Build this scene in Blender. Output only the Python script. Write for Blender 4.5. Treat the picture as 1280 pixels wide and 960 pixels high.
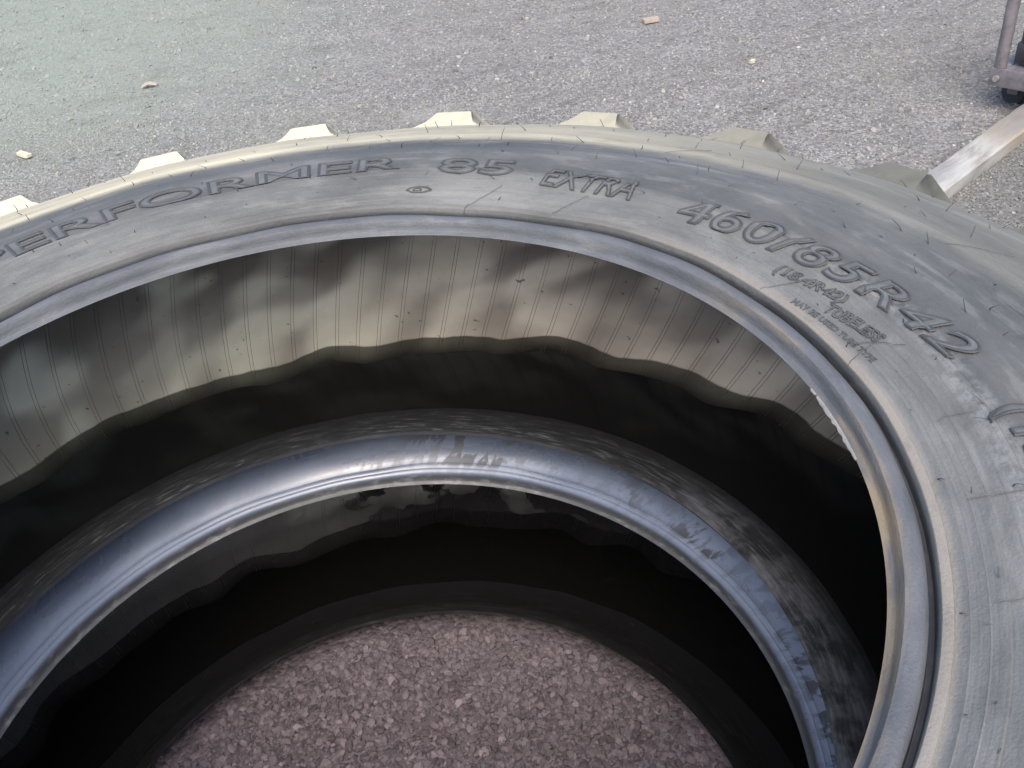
import bpy, bmesh, math, random
import numpy as np
from mathutils import Vector, Matrix

# ------------------------------------------------------------------ clean
for o in list(bpy.data.objects):
    bpy.data.objects.remove(o, do_unlink=True)
scene = bpy.context.scene
COL = scene.collection
R = math.radians
rng = np.random.default_rng(7)
random.seed(7)

# ------------------------------------------------------------------ camera
CAM_H, PITCH, ROLL, F_PX = 1.4732, R(36.7253), R(-6.6543), 1217.73
cd = bpy.data.cameras.new('camera')
cam = bpy.data.objects.new('camera', cd)
COL.objects.link(cam)
fw = Vector((0, math.cos(PITCH), -math.sin(PITCH)))
rt0 = Vector((1, 0, 0)); up0 = rt0.cross(fw)
c_, s_ = math.cos(ROLL), math.sin(ROLL)
rt = c_ * rt0 + s_ * up0
up = -s_ * rt0 + c_ * up0
m = Matrix((rt, up, -fw)).transposed().to_4x4()
m.translation = Vector((0, 0, CAM_H))
cam.matrix_world = m
cd.sensor_width = 36.0
cd.lens = 36.0 * F_PX / 1280.0
cd.clip_start = 0.02
cd.clip_end = 500
scene.camera = cam

# ------------------------------------------------------------------ sky, sun, exposure
SUN_AZ, SUN_EL = R(266), R(54)        # direction towards the sun, from +x counter-clockwise
world = bpy.data.worlds.new('World'); scene.world = world
world.use_nodes = True
wn = world.node_tree.nodes; wl = world.node_tree.links
for n in list(wn): wn.remove(n)
wo = wn.new('ShaderNodeOutputWorld'); wb = wn.new('ShaderNodeBackground')
sky = wn.new('ShaderNodeTexSky'); sky.sky_type = 'NISHITA'; sky.sun_disc = False
sky.sun_elevation = SUN_EL
sky.sun_rotation = R(90) - SUN_AZ
sky.air_density = 1.0; sky.dust_density = 4.0; sky.ozone_density = 1.0
wb.inputs['Strength'].default_value = 0.15
wl.new(sky.outputs[0], wb.inputs['Color']); wl.new(wb.outputs[0], wo.inputs['Surface'])
sd = bpy.data.lights.new('sun', 'SUN'); sd.energy = 1.0; sd.angle = R(60); sd.color = (1.0, 0.96, 0.90)
sun = bpy.data.objects.new('sun', sd); COL.objects.link(sun)
sdir = Vector((math.cos(SUN_EL) * math.cos(SUN_AZ), math.cos(SUN_EL) * math.sin(SUN_AZ), math.sin(SUN_EL)))
sun.rotation_euler = sdir.to_track_quat('Z', 'Y').to_euler()
vs = scene.view_settings
vs.view_transform = 'Standard'; vs.look = 'None'; vs.exposure = 1.28; vs.gamma = 1.0
vs.use_curve_mapping = False
scene.cycles.max_bounces = 4; scene.cycles.diffuse_bounces = 3; scene.cycles.glossy_bounces = 3; scene.cycles.transmission_bounces = 2
scene.cycles.use_adaptive_sampling = True; scene.cycles.adaptive_threshold = 0.03; scene.cycles.use_light_tree = False
scene.cycles.caustics_reflective = False; scene.cycles.caustics_refractive = False

# ------------------------------------------------------------------ helpers
def tag(o, label=None, cat=None, group=None, kind=None):
    if label: o['label'] = label
    if cat: o['category'] = cat
    if group: o['group'] = group
    if kind: o['kind'] = kind
    return o

def link(name, me, mat=None, parent=None, smooth=None):
    if mat is not None:
        me.materials.clear(); me.materials.append(mat)
    o = bpy.data.objects.new(name, me); COL.objects.link(o)
    if parent: o.parent = parent
    if smooth is not None:
        me.shade_smooth()
        me.set_sharp_from_angle(angle=R(smooth))
    return o

def mesh_of(name, v, f):
    me = bpy.data.meshes.new(name); me.from_pydata([tuple(p) for p in v], [], [tuple(q) for q in f]); me.update()
    return me

def empty(name, loc=(0, 0, 0), rz=0):
    o = bpy.data.objects.new(name, None); o.empty_display_size = .1
    o.location = loc; o.rotation_euler = (0, 0, rz); COL.objects.link(o); return o

def bm_obj(name, bm, mat, parent=None, smooth=40):
    me = bpy.data.meshes.new(name); bm.normal_update(); bm.to_mesh(me); bm.free()
    return link(name, me, mat, parent, smooth)

def add_box(bm, lo, hi, mtx=None, bevel=0.0):
    r = bmesh.ops.create_cube(bm, size=1.0)
    for v in r['verts']:
        v.co = Vector([(lo[i] + hi[i]) / 2 + v.co[i] * (hi[i] - lo[i]) for i in range(3)])
    if bevel:
        es = list({e for v in r['verts'] for e in v.link_edges})
        nb = bmesh.ops.bevel(bm, geom=es, offset=bevel, segments=2, affect='EDGES', profile=.5)
    if mtx is not None:
        vs_ = r['verts'] if not bevel else nb['verts']
        vs_ = list({v for v in bm.verts if v in set(vs_)}) if not bevel else nb['verts']
        bmesh.ops.transform(bm, matrix=mtx, verts=vs_)

def add_cyl(bm, p0, p1, r0, r1=None, seg=16):
    r1 = r0 if r1 is None else r1
    p0 = Vector(p0); p1 = Vector(p1); d = p1 - p0
    mt = Matrix.Translation((p0 + p1) / 2) @ d.to_track_quat('Z', 'Y').to_matrix().to_4x4()
    bmesh.ops.create_cone(bm, cap_ends=True, segments=seg, radius1=r0, radius2=r1, depth=d.length, matrix=mt)

# node graph helper
class G:
    def __init__(s, name):
        s.m = bpy.data.materials.new(name); s.m.use_nodes = True
        s.t = s.m.node_tree; s.n = s.t.nodes; s.l = s.t.links
        s.b = s.n['Principled BSDF']
    def new(s, typ, **kw):
        n = s.n.new(typ)
        for k, v in kw.items(): setattr(n, k, v)
        return n
    def put(s, sock, v):
        if isinstance(v, bpy.types.NodeSocket): s.l.new(v, sock)
        elif v is not None:
            if isinstance(v, tuple) and len(v) == 3 and sock.type == 'RGBA': v = v + (1,)
            if sock.type == 'RGBA' and not isinstance(v, tuple): v = (v, v, v, 1)
            sock.default_value = v
    def math(s, op, a, b=None, c=None, clamp=False):
        n = s.new('ShaderNodeMath', operation=op, use_clamp=clamp)
        for i, v in enumerate((a, b, c)):
            if v is not None: s.put(n.inputs[i], v)
        return n.outputs[0]
    def rng(s, v, a, b, lo=0.0, hi=1.0, smooth=True):
        n = s.new('ShaderNodeMapRange', interpolation_type='SMOOTHSTEP' if smooth else 'LINEAR')
        for i, q in enumerate((v, a, b, lo, hi)): s.put(n.inputs[i], q)
        return n.outputs[0]
    def mix(s, f, a, b, mode='MIX'):
        n = s.new('ShaderNodeMix', data_type='RGBA', blend_type=mode)
        s.put(n.inputs[0], f); s.put(n.inputs[6], a); s.put(n.inputs[7], b)
        return n.outputs[2]
    def co(s, which='Object'):
        return s.new('ShaderNodeTexCoord').outputs[which]
    def mapv(s, v, scale=(1, 1, 1), loc=(0, 0, 0)):
        n = s.new('ShaderNodeMapping'); s.put(n.inputs[0], v)
        n.inputs['Scale'].default_value = scale; n.inputs['Location'].default_value = loc
        return n.outputs[0]
    def noise(s, v, scale, detail=4, rough=.55, dist=0.0, out='Fac'):
        n = s.new('ShaderNodeTexNoise'); s.put(n.inputs['Vector'], v)
        n.inputs['Scale'].default_value = scale; n.inputs['Detail'].default_value = detail
        n.inputs['Roughness'].default_value = rough; n.inputs['Distortion'].default_value = dist
        return n.outputs[out]
    def vor(s, v, scale, feature='F1', out='Distance'):
        n = s.new('ShaderNodeTexVoronoi', feature=feature); s.put(n.inputs['Vector'], v)
        n.inputs['Scale'].default_value = scale
        return n.outputs[out]
    def xyz(s, v):
        n = s.new('ShaderNodeSeparateXYZ'); s.put(n.inputs[0], v); return n.outputs
    def vec(s, a, b, c):
        n = s.new('ShaderNodeCombineXYZ')
        for i, q in enumerate((a, b, c)): s.put(n.inputs[i], q)
        return n.outputs[0]
    def ramp(s, f, stops):
        n = s.new('ShaderNodeValToRGB'); e = n.color_ramp.elements
        while len(e) < len(stops): e.new(.5)
        for q, (p, c) in zip(e, stops): q.position = p; q.color = tuple(c) + (1,)
        s.put(n.inputs[0], f); return n.outputs[0]
    def bump(s, h, dist, strength=1.0, normal=None):
        n = s.new('ShaderNodeBump'); s.put(n.inputs['Height'], h)
        n.inputs['Distance'].default_value = dist; n.inputs['Strength'].default_value = strength
        if normal is not None: s.put(n.inputs['Normal'], normal)
        return n.outputs[0]
    def done(s, color=None, rough=None, normal=None, spec=None, metal=None):
        s.put(s.b.inputs['Base Color'], color); s.put(s.b.inputs['Roughness'], rough)
        if normal is not None: s.put(s.b.inputs['Normal'], normal)
        if spec is not None: s.put(s.b.inputs['Specular IOR Level'], spec)
        if metal is not None: s.put(s.b.inputs['Metallic'], metal)
        return s.m
    def polar(s):
        """radius in metres, angle (rad), height of the tyre's own coordinates, and an unrolled vector"""
        x, y, z = s.xyz(s.co('Object'))
        r = s.math('SQRT', s.math('ADD', s.math('MULTIPLY', x, x), s.math('MULTIPLY', y, y)))
        # rotate so that the atan seam sits at -y (towards the camera, out of the frame)
        th = s.math('ARCTAN2', s.math('MULTIPLY', x, -1.0), y)
        u = s.math('MULTIPLY', th, .62)
        return r, th, z, s.vec(u, r, z)

# ------------------------------------------------------------------ materials
def mat_sidewall():
    g = G('dusty_rubber')
    r, th, z, uv = g.polar()
    long1 = g.noise(g.mapv(uv, (1.6, 13, 13)), 1.0, 5, .6, .3)      # scuffs that run round the tyre
    long2 = g.noise(g.mapv(uv, (5, 60, 60), (3, 1, 0)), 1.0, 4, .65)
    blot = g.noise(g.mapv(uv, (4, 9, 9), (7, 2, 0)), 1.0, 6, .62, .15)
    fine = g.noise(uv, 320, 3, .6)
    base = g.ramp(g.math('MULTIPLY_ADD', blot, .6, g.math('MULTIPLY', long1, .4)),
                  [(.32, (.050, .053, .053)), (.48, (.084, .087, .086)), (.66, (.138, .140, .136))])
    # pale chalky streaks
    st = g.rng(g.math('ADD', long1, g.math('MULTIPLY', long2, .45)), .80, .98)
    st = g.math('MULTIPLY', st, g.rng(g.math('ADD', r, g.math('MULTIPLY', blot, .05)), .60, .64))
    col = g.mix(g.math('MULTIPLY', st, .5), base, (.27, .275, .27))
    chalk = g.math('MULTIPLY', g.rng(r, .570, .576), g.rng(g.math('ADD', r, g.math('MULTIPLY', blot, .03)), .66, .645))
    col = g.mix(g.math('MULTIPLY', chalk, g.rng(blot, .3, .7, .2, .6)), col, (.165, .17, .168))
    sc = g.math('SUBTRACT', g.math('ADD', r, g.math('MULTIPLY', g.noise(g.mapv(uv, (7, 3, 3)), 1, 4), .05)), .665)
    sc = g.rng(g.math('ABSOLUTE', sc), .020, .006)
    sc = g.math('MULTIPLY', g.math('MULTIPLY', sc, g.rng(th, -1.05, -1.25)), g.rng(g.noise(g.mapv(uv, (60, 60, 60)), 1, 4, .7), .38, .6))
    col = g.mix(g.math('MULTIPLY', sc, .32), col, (.30, .31, .305))
    # bead: cleaner dark rubber with a polished seat
    bead = g.rng(r, .563, .560)
    bcol = g.ramp(g.noise(g.mapv(uv, (9, 40, 40)), 1, 5, .6), [(.35, (.080, .086, .096)), (.6, (.105, .112, .122)), (.8, (.17, .172, .172))])
    col = g.mix(bead, col, bcol)
    # brownish rim rust rubbed off on the right of the bead
    rust = g.math('MULTIPLY', g.rng(th, -.95, -1.4), g.rng(g.noise(g.mapv(uv, (5, 40, 40), (1, 4, 0)), 1, 3), .40, .62))
    rust = g.math('MULTIPLY', rust, g.rng(r, .548, .541))
    col = g.mix(g.math('MULTIPLY', rust, .6), col, (.33, .24, .13))
    gv_ = g.math('MULTIPLY', g.rng(r, .5576, .5586), g.rng(r, .5646, .5638))
    col = g.mix(g.math('MULTIPLY', gv_, .8), col, (.032, .034, .040))  # bead groove: black rubber, with the shade of the recess painted in
    ring = g.math('MULTIPLY', g.rng(r, .5648, .5660), g.rng(r, .582, .573))
    col = g.mix(g.math('MULTIPLY', ring, g.rng(th, -.4, -1.3, .15, .55)), col, (.29, .26, .22))
    # tan clay dust on the shoulder, thinning towards the right
    dn = g.noise(g.mapv(uv, (4, 12, 12), (5, 5, 1)), 1, 5, .6, .4)
    tan = g.math('MULTIPLY', g.rng(g.math('ADD', r, g.math('MULTIPLY', dn, .06)), .79, .838), g.rng(th, -1.25, .20, .12, 1.0))
    tan = g.math('MULTIPLY', tan, g.rng(dn, .2, .62, .55, 1.0))
    col = g.mix(tan, col, (.57, .52, .375))
    col = g.mix(g.math('MULTIPLY', fine, .35), col, g.mix(1.0, col, (.55, .55, .55), 'MULTIPLY'))
    rough = g.rng(blot, .3, .7, .58, .78)
    rough = g.mix(bead, rough, .52)
    sm = g.noise(g.mapv(uv, (14, 44, 44), (1, 9, 0)), 1, 6, .68, .1)
    col = g.mix(g.math('MULTIPLY', g.math('MULTIPLY', g.rng(sm, .50, .66), g.rng(r, .555, .585, .35, 1.0)), .28), col, (.215, .215, .205))
    col = g.mix(g.math('MULTIPLY', g.rng(sm, .46, .34), .25), col, (.045, .048, .05))
    rings = g.math('MULTIPLY', g.noise(g.vec(0.0, g.math('MULTIPLY', r, 230.0), 0.0), 1.0, 2, .6), g.rng(r, .84, .80))
    col = g.mix(g.math('MULTIPLY', g.rng(rings, .42, .36), g.rng(r, .57, .575, 0, .20)), col, (.05, .052, .054))
    h = g.math('ADD', g.math('ADD', g.math('MULTIPLY', long2, .6), g.math('MULTIPLY', fine, .6)), g.math('MULTIPLY', rings, .3))
    return g.done(col, rough, g.bump(h, .002, .7), .35)

def mat_lug():
    g = G('tan_dusted_rubber')
    v = g.co('Object')
    geo = g.new('ShaderNodeNewGeometry')
    x, y, z = g.xyz(geo.outputs['Position'])
    n = g.noise(v, 14, 5, .6, .3); f = g.noise(v, 200, 3)
    th = g.math('ARCTAN2', g.math('MULTIPLY', g.math('ADD', x, .2231), -1), g.math('SUBTRACT', y, .6781))
    hgt = g.xyz(geo.outputs['Normal'])[2]
    m = g.math('MULTIPLY', g.rng(th, -1.05, .10, .14, 1.0), g.rng(n, .2, .55, .6, 1.0))
    m = g.math('MULTIPLY', m, g.rng(hgt, .45, .85, .05, 1.0))
    col = g.mix(m, g.ramp(n, [(.3, (.018, .021, .020)), (.7, (.045, .050, .047))]), (.57, .52, .375))
    return g.done(col, .7, g.bump(f, .001, .5))

def mat_liner(wet):
    g = G('wet_inner_liner' if wet else 'inner_liner')
    r, th, z, uv = g.polar()
    n = g.noise(g.mapv(uv, (4, 4, 6)), 1, 5, .6, .5); n2 = g.noise(g.mapv(uv, (22, 22, 22)), 1, 4, .6)
    sp = g.noise(uv, 95, 2, .5); spm = g.rng(sp, .70, .76)
    if wet:
        col = g.ramp(n, [(.3, (.030, .030, .032)), (.7, (.075, .072, .072))])
        w = g.rng(g.math('ADD', th, g.math('MULTIPLY', n2, .3)), .45, .15)
        col = g.mix(w, col, (.018, .018, .020))
        w2 = g.math('MULTIPLY', w, g.rng(g.noise(g.mapv(uv, (9, 9, 14), (4, 1, 2)), 1, 3), .40, .52))
        rough = g.rng(w2, 0, 1, .5, .04)
    else:
        col = g.ramp(n, [(.28, (.28, .250, .212)), (.5, (.38, .345, .295)), (.72, (.47, .428, .368))])
        col = g.mix(g.math('MULTIPLY', g.rng(th, -.6, .7), .45), col, (.40, .455, .36))
        # soft dark blotches, leaning the way the tread bars do
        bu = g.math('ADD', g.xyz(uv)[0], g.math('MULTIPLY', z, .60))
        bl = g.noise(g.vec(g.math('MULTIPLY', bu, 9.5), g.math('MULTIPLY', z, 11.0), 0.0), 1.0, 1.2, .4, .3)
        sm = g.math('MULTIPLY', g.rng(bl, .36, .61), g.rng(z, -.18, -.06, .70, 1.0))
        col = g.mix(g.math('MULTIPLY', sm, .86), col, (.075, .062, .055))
        col = g.mix(g.rng(g.math('ADD', z, g.math('MULTIPLY', bl, .05)), .055, .10), col, (.055, .050, .048))  # upper wall: shade under the sidewall painted into the liner colour
        rough = g.rng(n2, .3, .7, .48, .65)
    # wet lower wall above the water line
    wl = g.math('ADD', z, g.math('MULTIPLY', g.math('SUBTRACT', g.noise(g.mapv(uv, (7, 0, 0)), 1, 3, .5), .5), .014))
    wetm = g.rng(wl, -.1760, -.1775); deep = g.rng(wl, -.1770, -.1905)
    col = g.mix(wetm, col, g.mix(1.0, col, (.20, .21, .20) if not wet else (.5, .5, .5), 'MULTIPLY'))
    col = g.mix(g.math('MULTIPLY', deep, .97), col, (.006, .006, .006))
    rough = g.mix(wetm, rough, .22 if not wet else .09)
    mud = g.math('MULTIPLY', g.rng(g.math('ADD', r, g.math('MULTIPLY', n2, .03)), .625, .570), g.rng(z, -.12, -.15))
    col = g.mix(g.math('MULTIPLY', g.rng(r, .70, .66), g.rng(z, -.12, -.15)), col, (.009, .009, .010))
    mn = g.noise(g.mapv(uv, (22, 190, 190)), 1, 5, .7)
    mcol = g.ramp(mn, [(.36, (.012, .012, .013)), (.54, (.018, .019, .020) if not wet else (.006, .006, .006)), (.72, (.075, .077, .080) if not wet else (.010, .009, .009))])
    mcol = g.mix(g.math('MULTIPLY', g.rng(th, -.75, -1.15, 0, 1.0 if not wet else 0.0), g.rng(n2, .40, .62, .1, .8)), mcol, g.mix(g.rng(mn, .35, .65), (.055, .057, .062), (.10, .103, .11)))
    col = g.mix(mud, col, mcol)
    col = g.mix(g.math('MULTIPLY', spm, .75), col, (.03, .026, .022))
    rough = g.mix(g.math('MULTIPLY', g.rng(r, .70, .66), g.rng(z, -.12, -.15)), rough, .75)
    h = g.math('ADD', g.math('MULTIPLY', n2, .4), g.math('MULTIPLY', g.math('MULTIPLY', mn, mud), 1.2))
    dry = g.math('MULTIPLY', g.rng(r, .70, .66), g.rng(z, -.12, -.15))
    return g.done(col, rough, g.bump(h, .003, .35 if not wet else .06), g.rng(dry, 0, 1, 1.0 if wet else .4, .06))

def mat_wet_rubber():
    g = G('wet_rubber')
    r, th, z, uv = g.polar()
    n = g.noise(g.mapv(uv, (5, 30, 30)), 1, 3, .5)
    drop = g.noise(g.vec(g.math('ADD', g.math('MULTIPLY', g.xyz(uv)[0], 48.0), g.math('MULTIPLY', r, 26.0)), g.math('MULTIPLY', r, 30.0), 3.0), 1.0, 3, .6, .3)
    rightm = g.math('MULTIPLY', g.rng(th, .25, -.20, .10, 1.0), g.rng(g.noise(g.mapv(uv, (4, 4, 4), (8, 3, 0)), 1, 2), .35, .55, .25, 1.0))
    dk = g.math('MULTIPLY', g.math('MULTIPLY', g.rng(drop, .48, .57), rightm), g.rng(r, .545, .553, .25, 1.0))
    col = g.ramp(n, [(.3, (.100, .122, .170)), (.7, (.135, .162, .220))])
    col = g.mix(g.math('MULTIPLY', dk, .85), col, (.012, .012, .014))
    toe = g.rng(r, .5385, .5365)
    gr = g.noise(g.mapv(uv, (30, 80, 80)), 1, 5, .7)
    col = g.mix(toe, col, g.mix(g.rng(gr, .5, .72), (.035, .038, .042), (.13, .135, .135)))
    rough = g.math('ADD', g.rng(n, .3, .7, .24, .36), g.math('MULTIPLY', dk, .35))
    rough = g.math('ADD', rough, g.math('MULTIPLY', toe, .25))
    h = g.math('ADD', g.math('MULTIPLY', n, .6), g.math('MULTIPLY', g.noise(uv, 150, 3), .4))
    return g.done(col, rough, g.bump(h, .002, .25), .8)

def mat_water():
    g = G('murky_water')
    n = g.noise(g.co('Object'), 9, 2)
    return g.done((.004, .004, .004), .07, g.bump(n, .002, .03), .5)

def mat_gravel_stone():
    g = G('gravel_stone')
    oi = g.new('ShaderNodeObjectInfo')
    geo = g.new('ShaderNodeNewGeometry')
    big = g.noise(geo.outputs['Position'], .55, 4, .6, .4)
    col = g.ramp(oi.outputs['Random'], [(0, (.13, .129, .124)), (.25, (.185, .184, .176)), (.55, (.228, .226, .214)), (.8, (.265, .26, .243)), (.96, (.315, .31, .292)), (1.0, (.42, .41, .385))])
    col = g.mix(.4, col, g.mix(1.0, col, g.ramp(g.noise(geo.outputs['Position'], 60, 2), [(.35, (.76, .72, .74)), (.65, (1, .99, .97))]), 'MULTIPLY'))
    col = g.mix(g.rng(big, .42, .62, 0, .30), col, (.19, .19, .165))
    px, py, pz = g.xyz(geo.outputs['Position'])
    pale = g.math('MULTIPLY', g.rng(g.math('ADD', px, g.math('MULTIPLY', big, -1.5)), -.6, -3.0), g.rng(py, 2.8, 5.0))
    col = g.mix(g.math('MULTIPLY', pale, .60), col, (.23, .27, .228))
    al = g.math('ADD', g.math('MULTIPLY', px, .902), g.math('MULTIPLY', py, .431)); pe = g.math('SUBTRACT', g.math('MULTIPLY', py, .902), g.math('MULTIPLY', px, .431))
    tr = g.noise(g.vec(g.math('MULTIPLY', al, 1.3), g.math('MULTIPLY', pe, 13.0), 0.0), 1.0, 4, .55, .15)
    tr = g.math('MULTIPLY', g.rng(tr, .56, .70), g.rng(px, -1.0, .6))
    col = g.mix(g.math('MULTIPLY', tr, .45), col, (.085, .082, .078))
    pt = g.noise(g.vec(g.math('MULTIPLY', px, 3.0), g.math('MULTIPLY', py, 5.0), 0.0), 1.0, 5, .65)
    col = g.mix(g.math('MULTIPLY', g.rng(pt, .52, .70), .30), col, (.10, .098, .09))
    col = g.mix(g.math('MULTIPLY', g.rng(pt, .46, .32), .22), col, (.30, .297, .28))
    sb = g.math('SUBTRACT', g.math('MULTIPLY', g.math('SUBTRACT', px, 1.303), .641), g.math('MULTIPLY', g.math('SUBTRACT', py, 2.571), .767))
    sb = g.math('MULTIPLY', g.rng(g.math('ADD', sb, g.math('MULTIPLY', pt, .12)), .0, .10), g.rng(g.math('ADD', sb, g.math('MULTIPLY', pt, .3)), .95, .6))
    col = g.mix(g.math('MULTIPLY', g.math('MULTIPLY', sb, g.rng(px, .9, 1.2)), .42), col, (.085, .09, .078))  # shadow beside the beam, painted into the stone colour
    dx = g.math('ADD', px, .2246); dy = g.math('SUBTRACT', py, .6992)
    hole_shade = g.rng(g.math('SQRT', g.math('ADD', g.math('MULTIPLY', dx, dx), g.math('MULTIPLY', dy, dy))), .85, .6)
    col = g.mix(hole_shade, col, g.mix(1.0, col, (.66, .56, .655), 'MULTIPLY'))  # stones inside the tyre: shade and mauve cast painted into the colour
    g2 = g.noise(geo.outputs['Position'], 500, 2)
    return g.done(col, .85, g.bump(g2, .001, .6), .3)

def mat_ground():
    g = G('gravel_ground')
    geo = g.new('ShaderNodeNewGeometry'); p = geo.outputs['Position']
    vc = g.vor(p, 95, out='Color'); vd = g.vor(p, 95); vd2 = g.vor(p, 190)
    big = g.noise(p, .55, 4, .6, .4); mid = g.noise(p, 5, 5, .6)
    x, y, z = g.xyz(vc)
    col = g.ramp(x, [(0, (.085, .083, .085)), (.35, (.15, .146, .145)), (.75, (.21, .205, .20)), (1, (.30, .29, .28))])
    col = g.mix(g.rng(mid, .35, .7, .1, .5), col, (.145, .14, .135))
    col = g.mix(g.rng(big, .42, .62, 0, .30), col, (.17, .172, .145))
    px, py, pz = g.xyz(p)
    pale = g.math('MULTIPLY', g.rng(g.math('ADD', px, g.math('MULTIPLY', big, -1.5)), -.6, -3.0), g.rng(py, 2.8, 5.0))
    col = g.mix(g.math('MULTIPLY', pale, .60), col, (.23, .27, .228))
    al = g.math('ADD', g.math('MULTIPLY', px, .902), g.math('MULTIPLY', py, .431)); pe = g.math('SUBTRACT', g.math('MULTIPLY', py, .902), g.math('MULTIPLY', px, .431))
    tr = g.noise(g.vec(g.math('MULTIPLY', al, 1.3), g.math('MULTIPLY', pe, 13.0), 0.0), 1.0, 4, .55, .15)
    tr = g.math('MULTIPLY', g.rng(tr, .56, .70), g.rng(px, -1.0, .6))
    col = g.mix(g.math('MULTIPLY', tr, .45), col, (.085, .082, .078))
    pt = g.noise(g.vec(g.math('MULTIPLY', px, 3.0), g.math('MULTIPLY', py, 5.0), 0.0), 1.0, 5, .65)
    col = g.mix(g.math('MULTIPLY', g.rng(pt, .52, .70), .30), col, (.10, .098, .09))
    col = g.mix(g.math('MULTIPLY', g.rng(pt, .46, .32), .22), col, (.30, .297, .28))
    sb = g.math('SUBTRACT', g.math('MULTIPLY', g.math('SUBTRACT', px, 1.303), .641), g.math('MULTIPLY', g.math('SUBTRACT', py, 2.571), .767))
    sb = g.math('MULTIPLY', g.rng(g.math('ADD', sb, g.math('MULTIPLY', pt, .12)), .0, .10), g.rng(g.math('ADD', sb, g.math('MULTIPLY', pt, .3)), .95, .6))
    col = g.mix(g.math('MULTIPLY', g.math('MULTIPLY', sb, g.rng(px, .9, 1.2)), .42), col, (.085, .09, .078))  # same beam shadow painted into the ground colour
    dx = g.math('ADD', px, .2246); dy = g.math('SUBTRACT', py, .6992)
    hole_shade = g.rng(g.math('SQRT', g.math('ADD', g.math('MULTIPLY', dx, dx), g.math('MULTIPLY', dy, dy))), .85, .6)
    col = g.mix(hole_shade, col, g.mix(1.0, col, (.66, .56, .655), 'MULTIPLY'))  # ground inside the tyre takes the same painted shade and mauve cast
    h = g.math('ADD', g.math('MULTIPLY', vd, -1.0), g.math('MULTIPLY', vd2, -.4))
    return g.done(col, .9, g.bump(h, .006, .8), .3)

def mat_plain(name, c, rough=.6, var=.35, scale=18, metal=0.0, bump=.001):
    g = G(name); v = g.co('Object')
    n = g.noise(v, scale, 5, .62, .3); f = g.noise(v, scale * 12, 3)
    lo = tuple(q * (1 - var) for q in c); hi = tuple(min(1, q * (1 + var)) for q in c)
    col = g.ramp(g.math('ADD', g.math('MULTIPLY', n, .75), g.math('MULTIPLY', f, .25)), [(.32, lo), (.68, hi)])
    return g.done(col, g.rng(n, .3, .7, rough - .08, rough + .08), g.bump(f, bump, .6), .5, metal)

def mat_beam():
    g = G('scuffed_pale_paint'); v = g.co('Object')
    n = g.noise(g.mapv(v, (3, 9, 9)), 1, 6, .62, .6); s = g.noise(g.mapv(v, (6, 70, 70)), 1, 4, .6)
    x, y, z = g.xyz(v)
    col = g.ramp(g.math('ADD', g.math('MULTIPLY', n, .7), g.math('MULTIPLY', s, .3)),
                 [(.36, (.10, .092, .085)), (.47, (.22, .21, .195)), (.60, (.34, .335, .31)), (.8, (.42, .415, .39))])
    rust = g.math('MULTIPLY', g.rng(g.math('ADD', x, g.math('MULTIPLY', n, .3)), 1.16, 1.34), g.rng(s, .3, .6, .4, .9))
    col = g.mix(rust, col, g.mix(g.rng(n, .4, .6), (.21, .20, .185), (.25, .205, .15)))
    return g.done(col, .65, g.bump(s, .002, .5))

M = dict(side=mat_sidewall(), lug=mat_lug(), liner=mat_liner(False), liner_wet=mat_liner(True), wet=mat_wet_rubber(),
         water=mat_water(), stone=mat_gravel_stone(), ground=mat_ground(), beam=mat_beam(),
         hair=mat_plain('vent_hair_rubber', (.045, .047, .05), .6),
         rib=mat_plain('liner_seam_rubber', (.075, .07, .06), .5),
         rib_wet=mat_plain('wet_seam_rubber', (.02, .02, .02), .3),
         letter=mat_plain('raised_letter_rubber', (.088, .092, .094), .7, .3, 40),
         outline=mat_plain('letter_edge_rubber', (.040, .043, .046), .65, .3, 40),
         dullrub=mat_plain('plain_rubber', (.05, .052, .052), .7),
         flash=mat_plain('torn_rubber_flash', (.22, .215, .20), .6),
         steel=mat_plain('worn_grey_steel', (.17, .155, .165), .5, .35, 25, .3),
         bolt=mat_plain('bright_steel', (.42, .41, .40), .35, .2, 60, .7),
         black=mat_plain('black_rubber_block', (.030, .032, .042), .6, .3),
         wood=mat_plain('dry_wood_chip', (.50, .45, .34), .8, .2, 60), leaf=mat_plain('dry_leaf', (.36, .31, .24), .8, .25, 60),
         brick=mat_plain('clay_fragment', (.30, .25, .20), .85, .25, 60))

# ------------------------------------------------------------------ ground
GX = [-90, -30, -10, -5, -3, 0, 3, 5, 10, 30, 90]
gv, gf = [], []
n_ = len(GX)
for y in GX:
    for x in GX: gv.append((x, y, 0))
for j in range(n_ - 1):
    for i in range(n_ - 1):
        a = j * n_ + i; gf.append((a, a + 1, a + n_ + 1, a + n_))
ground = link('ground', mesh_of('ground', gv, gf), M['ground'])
tag(ground, kind='structure')

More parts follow.
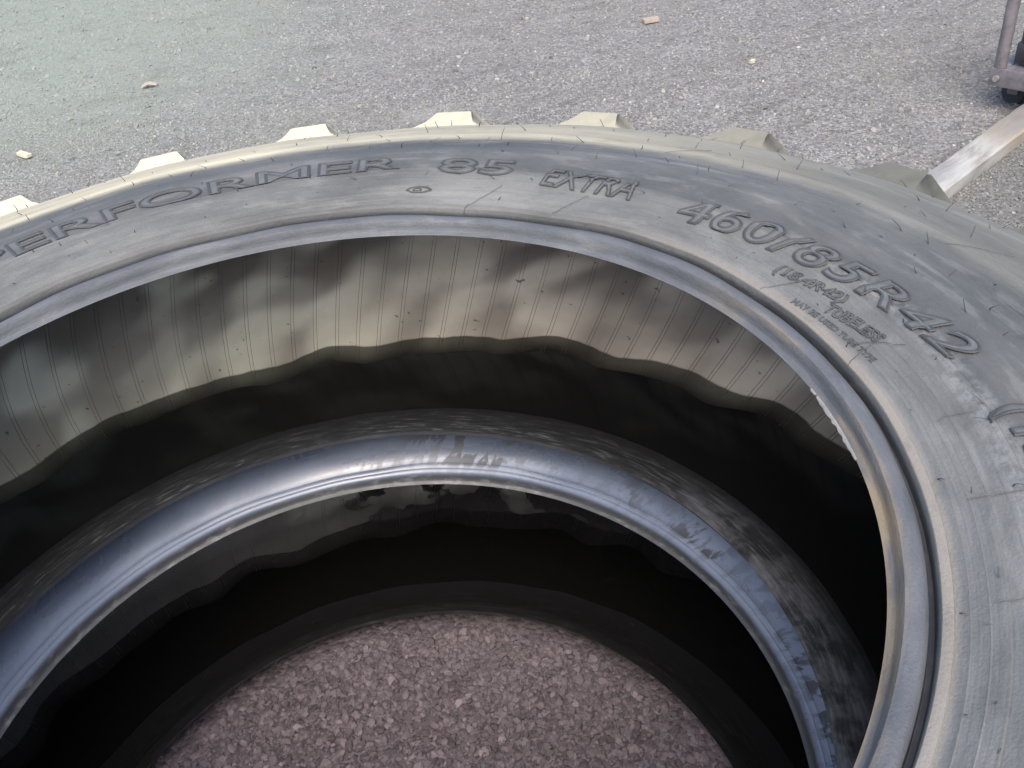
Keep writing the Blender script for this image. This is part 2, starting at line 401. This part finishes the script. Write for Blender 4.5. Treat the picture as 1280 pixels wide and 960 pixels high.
# ------------------------------------------------------------------ tyres
CA = Vector((-0.2231, 0.6781, .68)); CB = Vector((-0.2246, 0.6992, .225))
NLUG = 24
UPPER = [(.530, .170), (.5320, .1714), (.5352, .1732), (.5364, .1746), (.5376, .1800), (.5386, .1852), (.5405, .1886), (.5440, .1902), (.5480, .1905), (.5530, .1896),
         (.5560, .1882), (.5578, .1862), (.5590, .1785), (.5632, .1785), (.5640, .1862), (.5648, .1935), (.5660, .1958), (.5715, .1978), (.5735, .1976), (.5748, .1955), (.5830, .1986), (.5842, .1998), (.5856, .1990), (.5955, .2028), (.5968, .2042), (.5982, .2036),
         (.6092, .2086), (.6108, .2072), (.622, .2128), (.632, .2168), (.6385, .2196), (.6405, .2196), (.643, .2178), (.655, .2188), (.672, .2205), (.688, .2215), (.700, .2212), (.712, .2195),
         (.730, .2150), (.748, .2105), (.757, .2085), (.7585, .2070), (.760, .2080), (.775, .2060), (.80, .2010), (.83, .1945), (.86, .1870), (.89, .1790), (.915, .1710), (.932, .1640),
         (.942, .1570), (.947, .1480), (.949, .137), (.952, .118), (.956, .09), (.959, .06), (.9605, .03)]
UPPER_B = [(.530, .170), (.5318, .1713), (.5340, .1728), (.5352, .1745), (.5365, .1795), (.5376, .1850), (.5392, .1880), (.5425, .1903), (.5445, .1907), (.5453, .1898), (.5462, .1909), (.5500, .1924),
           (.5520, .1930), (.5528, .1920), (.5537, .1935), (.5600, .1972), (.5700, .2012), (.5820, .2050), (.5960, .2088), (.6120, .2124)] + [p for p in UPPER if p[0] > .62]
def interp_h(r):
    for (a, ha), (b, hb) in zip(UPPER, UPPER[1:]):
        if a <= r <= b: return ha + (hb - ha) * (r - a) / max(b - a, 1e-9)
    return UPPER[0][1]
LIN_A = [(.530, .170), (.5325, .1665), (.538, .1655), (.548, .169), (.562, .1745), (.58, .180), (.61, .189), (.65, .196), (.70, .198), (.745, .192), (.79, .1785), (.83, .159), (.862, .132), (.882, .10), (.893, .065), (.897, .03)]

def toe_move(p, tr, th_):            # shift the bead end of a profile
    out = []
    for r, h in p:
        w = max(0.0, 1 - (r - .53) / .10); w = w * w * (3 - 2 * w)
        out.append((r + tr * w, h + th_ * w))
    return out

def revolve(name, prof, nth, disp=None, flip=False, vertical=False):
    P = np.array(prof); k = len(P)
    th = np.linspace(0, 2 * math.pi, nth, endpoint=False)
    # normals of the profile for displacement
    d = np.gradient(P, axis=0); nrm = np.stack([d[:, 1], -d[:, 0]], 1); nrm /= np.linalg.norm(nrm, axis=1, keepdims=True) + 1e-12
    if vertical: nrm = np.stack([np.zeros(k), -np.ones(k)], 1)
    T, Rr = np.meshgrid(th, P[:, 0], indexing='ij'); H = np.broadcast_to(P[:, 1], T.shape)
    if disp is not None:
        D = disp(T, Rr, H)
        Rr = Rr + D * nrm[:, 0]; H = H + D * nrm[:, 1]
    V = np.stack([Rr * np.cos(T), Rr * np.sin(T), H], 2).reshape(-1, 3)
    i = np.arange(nth)[:, None]; j = np.arange(k - 1)[None]
    a = i * k + j; b = ((i + 1) % nth) * k + j
    Fq = np.stack([a, a + 1, b + 1, b] if flip else [a, b, b + 1, a + 1], 2).reshape(-1, 4)
    me = bpy.data.meshes.new(name)
    me.from_pydata(V.tolist(), [], Fq.tolist()); me.update()
    return me

def lug_mesh():
    """one tread bar, upper side, at angle 0: tapered block that runs from the shoulder down past the crown"""
    S = [  # h, centre shift (m, +counter-clockwise), floor r, top r, half width
        (.166, 0.0, .925, .985, .029), (.160, 0.0, .938, .997, .030), (.13, -.026, .944, 1.005, .031), (.09, -.070, .950, 1.010, .032), (.04, -.125, .955, 1.013, .033), (-.01, -.180, .957, 1.014, .034), (-.03, -.205, .957, 1.012, .030)]
    C = [(4.2, 0.0), (3.0, .10), (2.2, .26), (1.6, .50), (1.22, .80), (1.08, .96), (.92, 1.0), (-.92, 1.0), (-1.04, .965), (-1.14, .75), (-1.32, .42), (-1.75, .16), (-2.4, 0.0)]
    v, f = [], []
    for h, s, r0, r1, w in S:
        fl = max(r0, .90)
        fr = .94 if h < .15 else .915
        for cx, ct in C:
            rr = r0 - .004 + (r1 - r0 + .004) * (ct if h < .15 else ct)
            t = (s + cx * w) / .97
            # the ends of the bar follow the shoulder slope
            hh = h - (.006 * (1 - ct) if h > .15 else 0)
            v.append((rr * math.cos(t), rr * math.sin(t), hh))
    k = len(C)
    for i in range(len(S) - 1):
        for j in range(k - 1):
            a = i * k + j; f.append((a, a + 1, a + k + 1, a + k))
    f.append(tuple(range(k))[::-1]); f.append(tuple((len(S) - 1) * k + j for j in range(k)))
    me = mesh_of('lug', v, f)
    bm = bmesh.new(); bm.from_mesh(me)
    bmesh.ops.recalc_face_normals(bm, faces=bm.faces); bm.to_mesh(me); bm.free()
    me.materials.append(M['lug']); me.shade_smooth(); me.set_sharp_from_angle(angle=R(35))
    return me
LUG_ME = lug_mesh()

def wave(seed, amp):
    rg = np.random.default_rng(seed); ph = rg.uniform(0, 6.28, 6)
    def f(T, Rr, H):
        w = np.clip((Rr - .60) / .12, 0, 1)
        lean = np.where(H > -.4, H, 0)
        a = np.cos(NLUG * T + 20.0 * lean + ph[0]) * .6 + np.cos(NLUG * 1.5 * T + 34 * lean + ph[1]) * .25
        b = np.cos(7 * T + 6 * lean + ph[2]) * .45 + np.cos(13 * T + ph[3]) * .35 + np.cos(31 * T + 19 * lean + ph[4]) * .2
        return amp * w * (a + b * .8) * (.65 + 1.25 * np.exp(-((H - .0) / .11) ** 2))
    return f

def rib_mesh(prof, h0, h1, lean, disp, th0):
    """pair of fine seams left by the curing bladder, crossing the liner at angle th0"""
    P = np.array(prof); d = np.gradient(P, axis=0); nr = np.stack([d[:, 1], -d[:, 0]], 1); nr /= np.linalg.norm(nr, axis=1, keepdims=True) + 1e-12
    sel = [i for i in range(len(P)) if h0 <= P[i, 1] <= h1 and P[i, 0] > .67]
    v, f = [], []
    for off in (-.0030, .0030):
        b = len(v)
        for i in sel:
            r, h = P[i]
            t = th0 + lean * (h - h0) + off / r
            D = float(disp(np.array(t), np.array(r), np.array(h)))
            for dt, up_ in ((-.0007, -.002), (0, .0010), (.0007, -.002)):
                rr = r + (D + up_) * nr[i, 0]; hh = h + (D + up_) * nr[i, 1]
                v.append((rr * math.cos(t + dt / r), rr * math.sin(t + dt / r), hh))
        for k in range(len(sel) - 1):
            for j in range(2):
                a = b + k * 3 + j; f.append((a, a + 1, a + 4, a + 3))
    return mesh_of('liner_rib', v, f)

def make_tyre(name, C, side_mat, liner_mat, rib_mat, low_toe, up_toe, seed, amp, label, rot):
    t = empty(name, C)
    prof = UPPER if seed == 3 else UPPER_B
    up_ = toe_move(prof, *up_toe); lo_ = [(r, -h) for r, h in toe_move(prof, low_toe[0], -low_toe[1])]
    outer = up_ + [(.961, 0)] + lo_[::-1]
    rg = np.random.default_rng(seed + 50); ph = rg.uniform(0, 6.28, 4)
    def od(T, Rr, H):
        return np.clip((Rr - .532) / .02, 0, 1) * (.0016 * (np.cos(5 * T + ph[0]) + .7 * np.cos(9 * T + ph[1] + 8 * Rr)) + .0006 * np.cos(23 * T + ph[2]))
    me = revolve('casing', outer, 420, od, flip=False, vertical=True)
    link('casing', me, side_mat, t, 32)
    lin_u = toe_move(LIN_A, *up_toe); lin_l = [(r, -h) for r, h in toe_move(LIN_A, low_toe[0], -low_toe[1])]
    inner = lin_u + [(.898, 0)] + lin_l[::-1]
    ds = wave(seed, amp)
    # resample finely so the undulation reads
    A = np.array(inner); dd = np.r_[0, np.cumsum(np.linalg.norm(np.diff(A, axis=0), axis=1))]
    q = np.linspace(0, dd[-1], 74); A = np.stack([np.interp(q, dd, A[:, 0]), np.interp(q, dd, A[:, 1])], 1)
    def di(T, Rr, H): return -ds(T, Rr, H)
    def odd(T, Rr, H):
        w = 1 - np.clip((Rr - .56) / .05, 0, 1)
        return di(T, Rr, H) + w * 0
    me = revolve('inner_liner', A, 720, odd, flip=True)
    link('inner_liner', me, liner_mat, t, 60)
    # liner seams
    step = 2 * math.pi / 131
    for i in range(131):
        th0 = i * step
        deg = math.degrees(th0) % 360
        if not (deg < 200 or deg > 330): continue
        P = [tuple(p) for p in A]
        me = rib_mesh(P, -.187, .105, -.30, di, th0)
        link('liner_rib', me, rib_mat, t, 60)
    # tread bars
    for s in (1, -1):
        for i in range(NLUG):
            o = bpy.data.objects.new('lug', LUG_ME); COL.objects.link(o); o.parent = t
            a = rot + i * 2 * math.pi / NLUG + (0 if s > 0 else math.pi / NLUG)
            o.rotation_euler = (0, 0, a) if s > 0 else (math.pi, 0, a)
    tag(t, label, 'tyre', 'tractor tyres in the stack')
    return t, A, ds

tyreA, LINA, dsA = make_tyre('tractor_tyre', CA, M['side'], M['liner'], M['rib'], (0, -.005), (0, .002), 3, .0055,
    'dry grey dusty tractor tyre with raised lettering, on top of the stack', R(109.6))
tyreB, LINB, dsB = make_tyre('tractor_tyre', CB, M['wet'], M['liner_wet'], M['rib_wet'], (-.016, .010), (0, -.025), 9, .006,
    'wet black tractor tyre underneath the lettered one, lying on the gravel', R(101))

# standing rain water inside each tyre
def water(name, C, A, zc, label):
    lo = A[A[:, 1] < -.05]
    i_out = lo[lo[:, 0] > .70]; r_out = np.interp(zc, i_out[:, 1][::-1] if i_out[0, 1] > i_out[-1, 1] else i_out[:, 1], i_out[:, 0][::-1] if i_out[0, 1] > i_out[-1, 1] else i_out[:, 0]) + .035
    i_in = lo[lo[:, 0] < .66]; i_in = i_in[np.argsort(i_in[:, 1])]
    r_in = np.interp(zc, i_in[:, 1], i_in[:, 0]) - .003
    v, f = [], []; n = 256
    for i in range(n):
        t = 2 * math.pi * i / n
        for r in (r_in, r_out): v.append((r * math.cos(t), r * math.sin(t), 0))
    for i in range(n):
        a = 2 * i; b = 2 * ((i + 1) % n); f.append((a, a + 1, b + 1, b))
    o = link(name, mesh_of(name, v, f), M['water'])
    o.location = C + Vector((0, 0, zc))
    tag(o, label, 'water')
    return o
water('rain_water', CA, LINA, -.1875, 'dark rain water pooled inside the upper tractor tyre')
water('rain_water', CB, LINB, -.1880, 'black rain water pooled inside the lower tractor tyre')

# raised lettering on the upper sidewall
def ring_text(body, th0, th1, r0, r1, height, lift=.0016, tube=.02, shear=0.0, spacing=1.0, fill=True, bold=.006):
    """text whose baseline runs from angle th0 to th1 (degrees, decreasing) at radius r0..r1; tops point outwards"""
    def grab(mode, bevel):
        cu = bpy.data.curves.new('lettering', 'FONT'); cu.body = body; cu.size = 1.0; cu.shear = shear
        cu.space_character = spacing; cu.resolution_u = 5
        cu.fill_mode = mode; cu.bevel_depth = bevel; cu.bevel_resolution = 1; cu.offset = bold
        o = bpy.data.objects.new('tmp', cu); COL.objects.link(o)
        dg = bpy.context.evaluated_depsgraph_get()
        me = bpy.data.meshes.new_from_object(o.evaluated_get(dg))
        bm = bmesh.new(); bm.from_mesh(me)
        if mode == 'FRONT': bmesh.ops.triangulate(bm, faces=bm.faces)
        for _ in range(3):
            es = [e for e in bm.edges if e.calc_length() > .13]
            if not es: break
            bmesh.ops.subdivide_edges(bm, edges=es, cuts=1, use_grid_fill=False)
            bmesh.ops.triangulate(bm, faces=[q for q in bm.faces if len(q.verts) > 4])
        bm.to_mesh(me); bm.free()
        bpy.data.objects.remove(o); bpy.data.curves.remove(cu)
        return me
    made = []
    jobs = [('NONE', tube, 'outline', lift)] + ([('FRONT', 0.0, 'letter', lift)] if fill else [])
    x0 = x1 = cap = None
    for mode, bev, mt, lf in jobs:
        me = grab(mode, bev)
        co = np.empty(len(me.vertices) * 3); me.vertices.foreach_get('co', co); co = co.reshape(-1, 3)
        if x0 is None: x0, x1 = co[:, 0].min(), co[:, 0].max(); cap = .70
        u = (co[:, 0] - x0) / (x1 - x0)
        th = np.radians(th0 + (th1 - th0) * u)
        rr = r0 + (r1 - r0) * u + co[:, 1] / cap * height
        hh = np.array([interp_h(q) for q in rr]) + .002 * 0
        ph = np.random.default_rng(53).uniform(0, 6.28, 4)
        hh = hh - .0016 * (np.cos(5 * th + ph[0]) + .7 * np.cos(9 * th + ph[1] + 8 * rr)) - .0006 * np.cos(23 * th + ph[2])
        hh = hh + lf + co[:, 2] * height / cap
        co = np.stack([rr * np.cos(th), rr * np.sin(th), hh], 1)
        me.vertices.foreach_set('co', co.ravel()); me.update()
        made.append((me, mt))
    o = link('raised_lettering', made[0][0], M[made[0][1]], tyreA, 40)
    if len(made) > 1: link('letter_face', made[1][0], M[made[1][1]], o, 40)
    return o
ring_text('PERFORMER', 134.5, 80.9, .646, .640, .037)
ring_text('85', 76.2, 66.1, .632, .630, .037)
ring_text('EXTRA', 62.0, 49.2, .620, .616, .036, shear=.25, tube=.02, lift=.0022, bold=0.0)
ring_text('460/85R42', 42.6, 4.4, .605, .640, .038, shear=.12, tube=.022, lift=.0024, spacing=1.08)
ring_text('(18.4R42)', 26.6, 17.2, .596, .608, .0125, tube=.03, bold=.006, shear=.15)
ring_text('TUBELESS', 17.9, 10.4, .590, .602, .0125, tube=.03, bold=.006)
ring_text('MAY BE USED TUBE TYPE', 21.4, 8.2, .5765, .5850, .0065, tube=.03, bold=.004)
ring_text('(150', -2.2, -12.5, .648, .655, .034, tube=.03)

def oval_mark(th, r, a, b):
    v, f = [], []; n = 20
    for i in range(n):
        t = 2 * math.pi * i / n
        for k, (q, hz) in enumerate(((1.12, .0), (1.0, .0013), (.82, .0))):
            rr = r + b * q * math.sin(t); tt = R(th) + a * q * math.cos(t) / r
            v.append((rr * math.cos(tt), rr * math.sin(tt), interp_h(rr) + hz + .001))
    for i in range(n):
        for k in range(2):
            p = i * 3 + k; q = ((i + 1) % n) * 3 + k; f.append((p, p + 1, q + 1, q))
    link('moulded_mark', mesh_of('moulded_mark', v, f), M['outline'], tyreA)
for th in (78.0, 112.5):
    oval_mark(th, .600, .017, .005)
    oval_mark(th + .2, .600, .006, .0025)

# rubber vent hairs: thin whiskers left by the mould
def hairs():
    v, f = [], []
    rows = [(.585, 34), (.606, 60), (.633, 70), (.70, 64), (.735, 74), (.775, 72), (.83, 72), (.885, 84), (.925, 96)]
    rg = np.random.default_rng(21)
    for r0, n in rows:
        for i in range(n):
            if rg.random() < .15: continue
            th = 2 * math.pi * (i + rg.uniform(-.35, .35)) / n
            d = math.degrees(th) % 360
            if 185 < d < 320: continue
            r = r0 + rg.uniform(-.008, .008)
            L = rg.uniform(.005, .016) * (1.0 if r0 > .66 else .75)
            lean = rg.normal(0, .5, 2); bend = rg.normal(0, .6, 2)
            p = Vector((r * math.cos(th), r * math.sin(th), interp_h(r) - .002))
            er = Vector((math.cos(th), math.sin(th), 0)); et = Vector((-math.sin(th), math.cos(th), 0)); ez = Vector((0, 0, 1))
            base = len(v); K = 4
            for k in range(K + 1):
                s = k / K
                q = p + ez * (L * s * .85) + er * (L * s * (lean[0] + bend[0] * s)) + et * (L * s * (lean[1] + bend[1] * s))
                w = .00095 * (1 - .5 * s)
                for c in range(3):
                    a = 2 * math.pi * c / 3
                    v.append(q + er * (w * math.cos(a)) + et * (w * math.sin(a)))
            for k in range(K):
                for c in range(3):
                    a = base + k * 3 + c; b = base + k * 3 + (c + 1) % 3
                    f.append((a, b, b + 3, a + 3))
    # a few long ones lying flat, and radial mould seams
    for th_d, ra, rb, dth in [(52, .775, .83, -3), (33, .80, .845, -3.5), (21, .79, .85, -3), (9, .565, .61, 2.0), (-11.5, .595, .70, -1.5), (-2, .60, .63, 0), (11.5, .585, .62, -3), (25.5, .565, .605, -2.4), (71, .56, .61, -4), (58, .57, .612, -3), (-22, .60, .72, 0)]:
        base = len(v); K = 10
        for k in range(K + 1):
            s = k / K; r = ra + (rb - ra) * s; t = R(th_d + dth * s + .25 * math.sin(5 * s))
            for c in ((-.00042, 0), (0, .0006), (.00042, 0)):
                tt = t + c[0] / r
                v.append(Vector((r * math.cos(tt), r * math.sin(tt), interp_h(r) + c[1] + .0014)))
        for k in range(K):
            for c in range(2):
                a = base + k * 3 + c; f.append((a, a + 1, a + 4, a + 3))
    o = link('vent_hairs', mesh_of('vent_hairs', v, f), M['hair'], tyreA)
    o['kind'] = 'stuff'
hairs()

# torn pale flash of rubber on the bead toe
def flash():
    v, f = [], []; rg = np.random.default_rng(4); n = 46
    hang = np.convolve(rg.uniform(.1, 1, n + 8), np.ones(3) / 3, 'same')
    for i in range(n):
        t = R(9.5 - 12.5 * i / (n - 1)); w = .0055 * hang[i] ** 2 * min(1, .25 + math.sin(math.pi * i / (n - 1)))
        for dr, dz in ((.0010, .0006 + w * .15), (-.0004, .0002), (-.0006 - w * .45, -.0006 - w * .5), (.0006, -.0008)):
            rr = .530 + dr; v.append((rr * math.cos(t), rr * math.sin(t), .172 + dz))
    for i in range(n - 1):
        for j in range(3):
            if hang[i] > .42: a = i * 4 + j; f.append((a, a + 4, a + 5, a + 1))
    link('torn_rubber_flash', mesh_of('torn_rubber_flash', v, f), M['flash'], tyreA, 40)
flash()

# ------------------------------------------------------------------ pale beam lying on the gravel behind
def beam():
    p0 = Vector((1.303, 2.571, 0)); p1 = Vector((1.788, 2.978, 0)); d = (p1 - p0).normalized()
    o0 = p0 - d * .55; ang = math.atan2(d.y, d.x); Lb = 1.75; w = .100; h = .05
    bm = bmesh.new(); n = 28
    sec = [(0, .002), (.003, 0), (w - .003, 0), (w, .003), (w, h - .005), (w - .006, h), (.006, h), (0, h - .005)]
    rg = np.random.default_rng(2); prev = None
    for i in range(n):
        x = Lb * i / (n - 1)
        ring = [bm.verts.new((x, y + rg.normal(0, .0008), z + (rg.normal(0, .0006) if z > .01 else 0))) for y, z in sec]
        if prev:
            for j in range(8): bm.faces.new((prev[j], prev[(j + 1) % 8], ring[(j + 1) % 8], ring[j]))
        else: bm.faces.new(ring)
        prev = ring
    bm.faces.new(prev[::-1])
    bmesh.ops.recalc_face_normals(bm, faces=bm.faces)
    o = bm_obj('beam', bm, M['beam'], None, 35)
    o.location = o0; o.rotation_euler = (0, 0, ang)
    tag(o, 'long pale scuffed beam with a rusty end, lying on the gravel behind the tyres', 'beam')
beam()

# ------------------------------------------------------------------ steel trolley at the right edge
def trolley():
    t = empty('steel_trolley', (1.800, 3.285, 0), R(-50))
    Lx, Ly = .82, .55
    bm = bmesh.new(); add_box(bm, (0, -.004, .095), (Lx, .036, .158), bevel=.003); bm_obj('frame_rail', bm, M['steel'], t)
    bm = bmesh.new(); add_box(bm, (0, Ly - .036, .095), (Lx, Ly + .004, .158), bevel=.003); bm_obj('frame_rail', bm, M['steel'], t)
    bm = bmesh.new(); add_box(bm, (.004, .038, .100), (.044, Ly - .038, .154), bevel=.003); bm_obj('cross_rail', bm, M['steel'], t)
    bm = bmesh.new(); add_box(bm, (Lx - .044, .038, .100), (Lx - .004, Ly - .038, .154), bevel=.003); bm_obj('cross_rail', bm, M['steel'], t)
    bm = bmesh.new(); add_box(bm, (.046, .038, .146), (Lx - .046, Ly - .038, .152)); bm_obj('deck', bm, M['steel'], t)
    for y in (.016, Ly - .016):
        bm = bmesh.new(); add_cyl(bm, (.024, y, .159), (.024, y, 1.02), .021, seg=20); bm_obj('post', bm, M['steel'], t)
    bm = bmesh.new(); add_cyl(bm, (.024, .037, 1.0), (.024, Ly - .037, 1.0), .018, seg=20); bm_obj('push_handle', bm, M['steel'], t)
    bm = bmesh.new(); add_cyl(bm, (.026, -.005, .124), (.026, -.014, .124), .012, .010, 12); bm_obj('bolt', bm, M['bolt'], t)
    for x in (.05, Lx - .05):
        for y in (.13, Ly - .05):
            bm = bmesh.new()
            add_box(bm, (x - .03, y - .026, .086), (x + .03, y + .026, .0945))
            for s in (-1, 1): add_box(bm, (x - .018, y + s * .024 - .002, .036), (x + .018, y + s * .024 + .002, .086))
            c = bm_obj('castor', bm, M['steel'], t)
            bm = bmesh.new(); add_cyl(bm, (x, y - .019, .041), (x, y + .019, .041), .041, seg=28); bm_obj('wheel', bm, M['black'], c)
    tag(t, 'grey steel trolley frame with upright post at the right edge', 'trolley')
    mw = Matrix.Translation((1.800, 3.285, 0)) @ Matrix.Rotation(R(-50), 4, 'Z')
    z = .160
    for i, (x0, h, lab) in enumerate(((.068, .075, 'bottom'), (.074, .085, 'middle'), (.092, .10, 'top'))):
        bm = bmesh.new(); add_box(bm, (-.15, -.19, 0), (.15, .19, h), bevel=.008)
        for k in range(3): add_box(bm, (-.12 + k * .1, -.196, h * .25), (-.08 + k * .1, -.1905, h * .75), bevel=.002)
        o = bm_obj('black_block', bm, M['black'])
        o.location = mw @ Vector((x0 + .135, .245, z)); o.rotation_euler = (0, 0, R(-50 + (i - 1) * 2)); z += h + .004
        tag(o, f'black block on the steel trolley, {lab} one of three stacked', 'block', 'black blocks on the trolley')
trolley()

# ------------------------------------------------------------------ small litter
def chip(name, loc, L, W, H, rz, mat, label, cat, bend=0.0, seed=0):
    rg = np.random.default_rng(seed); bm = bmesh.new(); n = 7; prev = None
    for i in range(n):
        s = i / (n - 1) * 2 - 1; w = W * (1 - .15 * abs(s) ** 3) * rg.uniform(.88, 1.08) / 2; z = bend * (1 - s * s)
        ring = [bm.verts.new((s * L / 2, y, z + q)) for y, q in ((-w, 0), (w, 0), (w * .9, H * rg.uniform(.85, 1.15)), (-w * .9, H))]
        if prev:
            for j in range(4): bm.faces.new((prev[j], prev[(j + 1) % 4], ring[(j + 1) % 4], ring[j]))
        else: bm.faces.new(ring)
        prev = ring
    bm.faces.new(prev[::-1]); bmesh.ops.recalc_face_normals(bm, faces=bm.faces)
    o = bm_obj(name, bm, mat, None, 12); o.location = loc; o.rotation_euler = (0, 0, rz); tag(o, label, cat)
chip('wood_chip', (-1.885, 3.915, .008), .075, .030, .012, R(-38), M['wood'], 'cream wood chip on the gravel at the left edge', 'wood chip', seed=1)
chip('dry_leaf', (-1.53, 4.62, .008), .070, .030, .006, R(8), M['leaf'], 'curled brown leaf on the gravel above the second lug', 'leaf', .012, 2)
chip('clay_fragment', (.86, 4.72, .006), .075, .05, .016, R(10), M['brick'], 'flat tan clay fragment on the gravel beyond the tyres', 'fragment', 0, 3)
chip('pale_pebble', (1.16, 4.02, .004), .022, .018, .012, R(30), M['wood'], 'single pale pebble on the gravel beyond the right lugs', 'pebble', 0, 5)

# ------------------------------------------------------------------ loose gravel
def gravel():
    pts, sc = [], []
    def add(n, fx, fy, s0, s1, keep):
        x = rng.uniform(*fx, n); y = rng.uniform(*fy, n)
        k = keep(x, y); x, y = x[k], y[k]
        s = s0 + (s1 - s0) * rng.random(len(x)) ** 2.6
        pts.append(np.stack([x, y, s * .22], 1)); sc.append(s)
    ra = lambda x, y: np.hypot(x - CB.x, y - CB.y)
    add(30000, (-.80, .36), (.1, 1.3), .0022, .0082, lambda x, y: ra(x, y) < .52)
    far = lambda x, y: ra(x, y) > .99
    add(80000, (-2.6, 2.6), (1.5, 4.2), .0022, .0054, lambda x, y: far(x, y) & (np.abs(x) < .55 * y + .5))
    add(45000, (-4.0, 3.4), (4.2, 7.4), .0030, .0064, lambda x, y: np.abs(x) < .62 * y)
    add(8000, (-4.5, 4.5), (-2.5, 9.5), .005, .012, far)
    P = np.concatenate(pts); S = np.concatenate(sc); n = len(P)
    me = bpy.data.meshes.new('gravel'); me.vertices.add(n); me.vertices.foreach_set('co', P.ravel())
    a = me.attributes.new('s', 'FLOAT_VECTOR', 'POINT')
    sv = S[:, None] * rng.uniform(.7, 1.3, (n, 3)); sv[:, 2] *= .8
    a.data.foreach_set('vector', sv.ravel())
    a = me.attributes.new('rot', 'FLOAT_VECTOR', 'POINT')
    a.data.foreach_set('vector', np.stack([rng.normal(0, .5, n), rng.normal(0, .5, n), rng.uniform(0, 6.28, n)], 1).ravel())
    a = me.attributes.new('k', 'INT', 'POINT'); a.data.foreach_set('value', rng.integers(0, 6, n).astype(np.int32))
    me.update()
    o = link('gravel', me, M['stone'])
    ng = bpy.data.node_groups.new('gravel_scatter', 'GeometryNodeTree')
    ng.interface.new_socket('Geometry', in_out='INPUT', socket_type='NodeSocketGeometry')
    ng.interface.new_socket('Geometry', in_out='OUTPUT', socket_type='NodeSocketGeometry')
    N, Lk = ng.nodes, ng.links
    gi = N.new('NodeGroupInput'); go = N.new('NodeGroupOutput')
    gti = N.new('GeometryNodeGeometryToInstance')
    socks = []
    for i in range(6):
        ico = N.new('GeometryNodeMeshIcoSphere'); ico.inputs['Radius'].default_value = 1.0; ico.inputs['Subdivisions'].default_value = 2
        pos = N.new('GeometryNodeInputPosition'); nz = N.new('ShaderNodeTexNoise'); nz.noise_dimensions = '4D'
        nz.inputs['W'].default_value = i * 7.3; nz.inputs['Scale'].default_value = 1.1; nz.inputs['Detail'].default_value = 2
        Lk.new(pos.outputs[0], nz.inputs['Vector'])
        sub = N.new('ShaderNodeVectorMath'); sub.operation = 'SUBTRACT'; sub.inputs[1].default_value = (.5, .5, .5); Lk.new(nz.outputs['Color'], sub.inputs[0])
        mul = N.new('ShaderNodeVectorMath'); mul.operation = 'SCALE'; mul.inputs['Scale'].default_value = 2.1; Lk.new(sub.outputs[0], mul.inputs[0])
        sp = N.new('GeometryNodeSetPosition'); Lk.new(ico.outputs['Mesh'], sp.inputs['Geometry']); Lk.new(mul.outputs[0], sp.inputs['Offset'])
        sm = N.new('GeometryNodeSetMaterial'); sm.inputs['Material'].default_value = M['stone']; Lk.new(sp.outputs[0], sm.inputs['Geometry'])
        socks.append(sm.outputs[0])
    for s in reversed(socks): Lk.new(s, gti.inputs[0])
    iop = N.new('GeometryNodeInstanceOnPoints'); iop.inputs['Pick Instance'].default_value = True
    Lk.new(gi.outputs[0], iop.inputs['Points']); Lk.new(gti.outputs[0], iop.inputs['Instance'])
    for nm, ty, sk in (('k', 'INT', 'Instance Index'), ('rot', 'FLOAT_VECTOR', 'Rotation'), ('s', 'FLOAT_VECTOR', 'Scale')):
        na = N.new('GeometryNodeInputNamedAttribute'); na.data_type = ty; na.inputs['Name'].default_value = nm
        Lk.new(na.outputs[0], iop.inputs[sk])
    Lk.new(iop.outputs[0], go.inputs[0])
    md = o.modifiers.new('scatter', 'NODES'); md.node_group = ng
    tag(o, 'loose grey crushed gravel covering the ground', 'gravel', kind='stuff')
gravel()
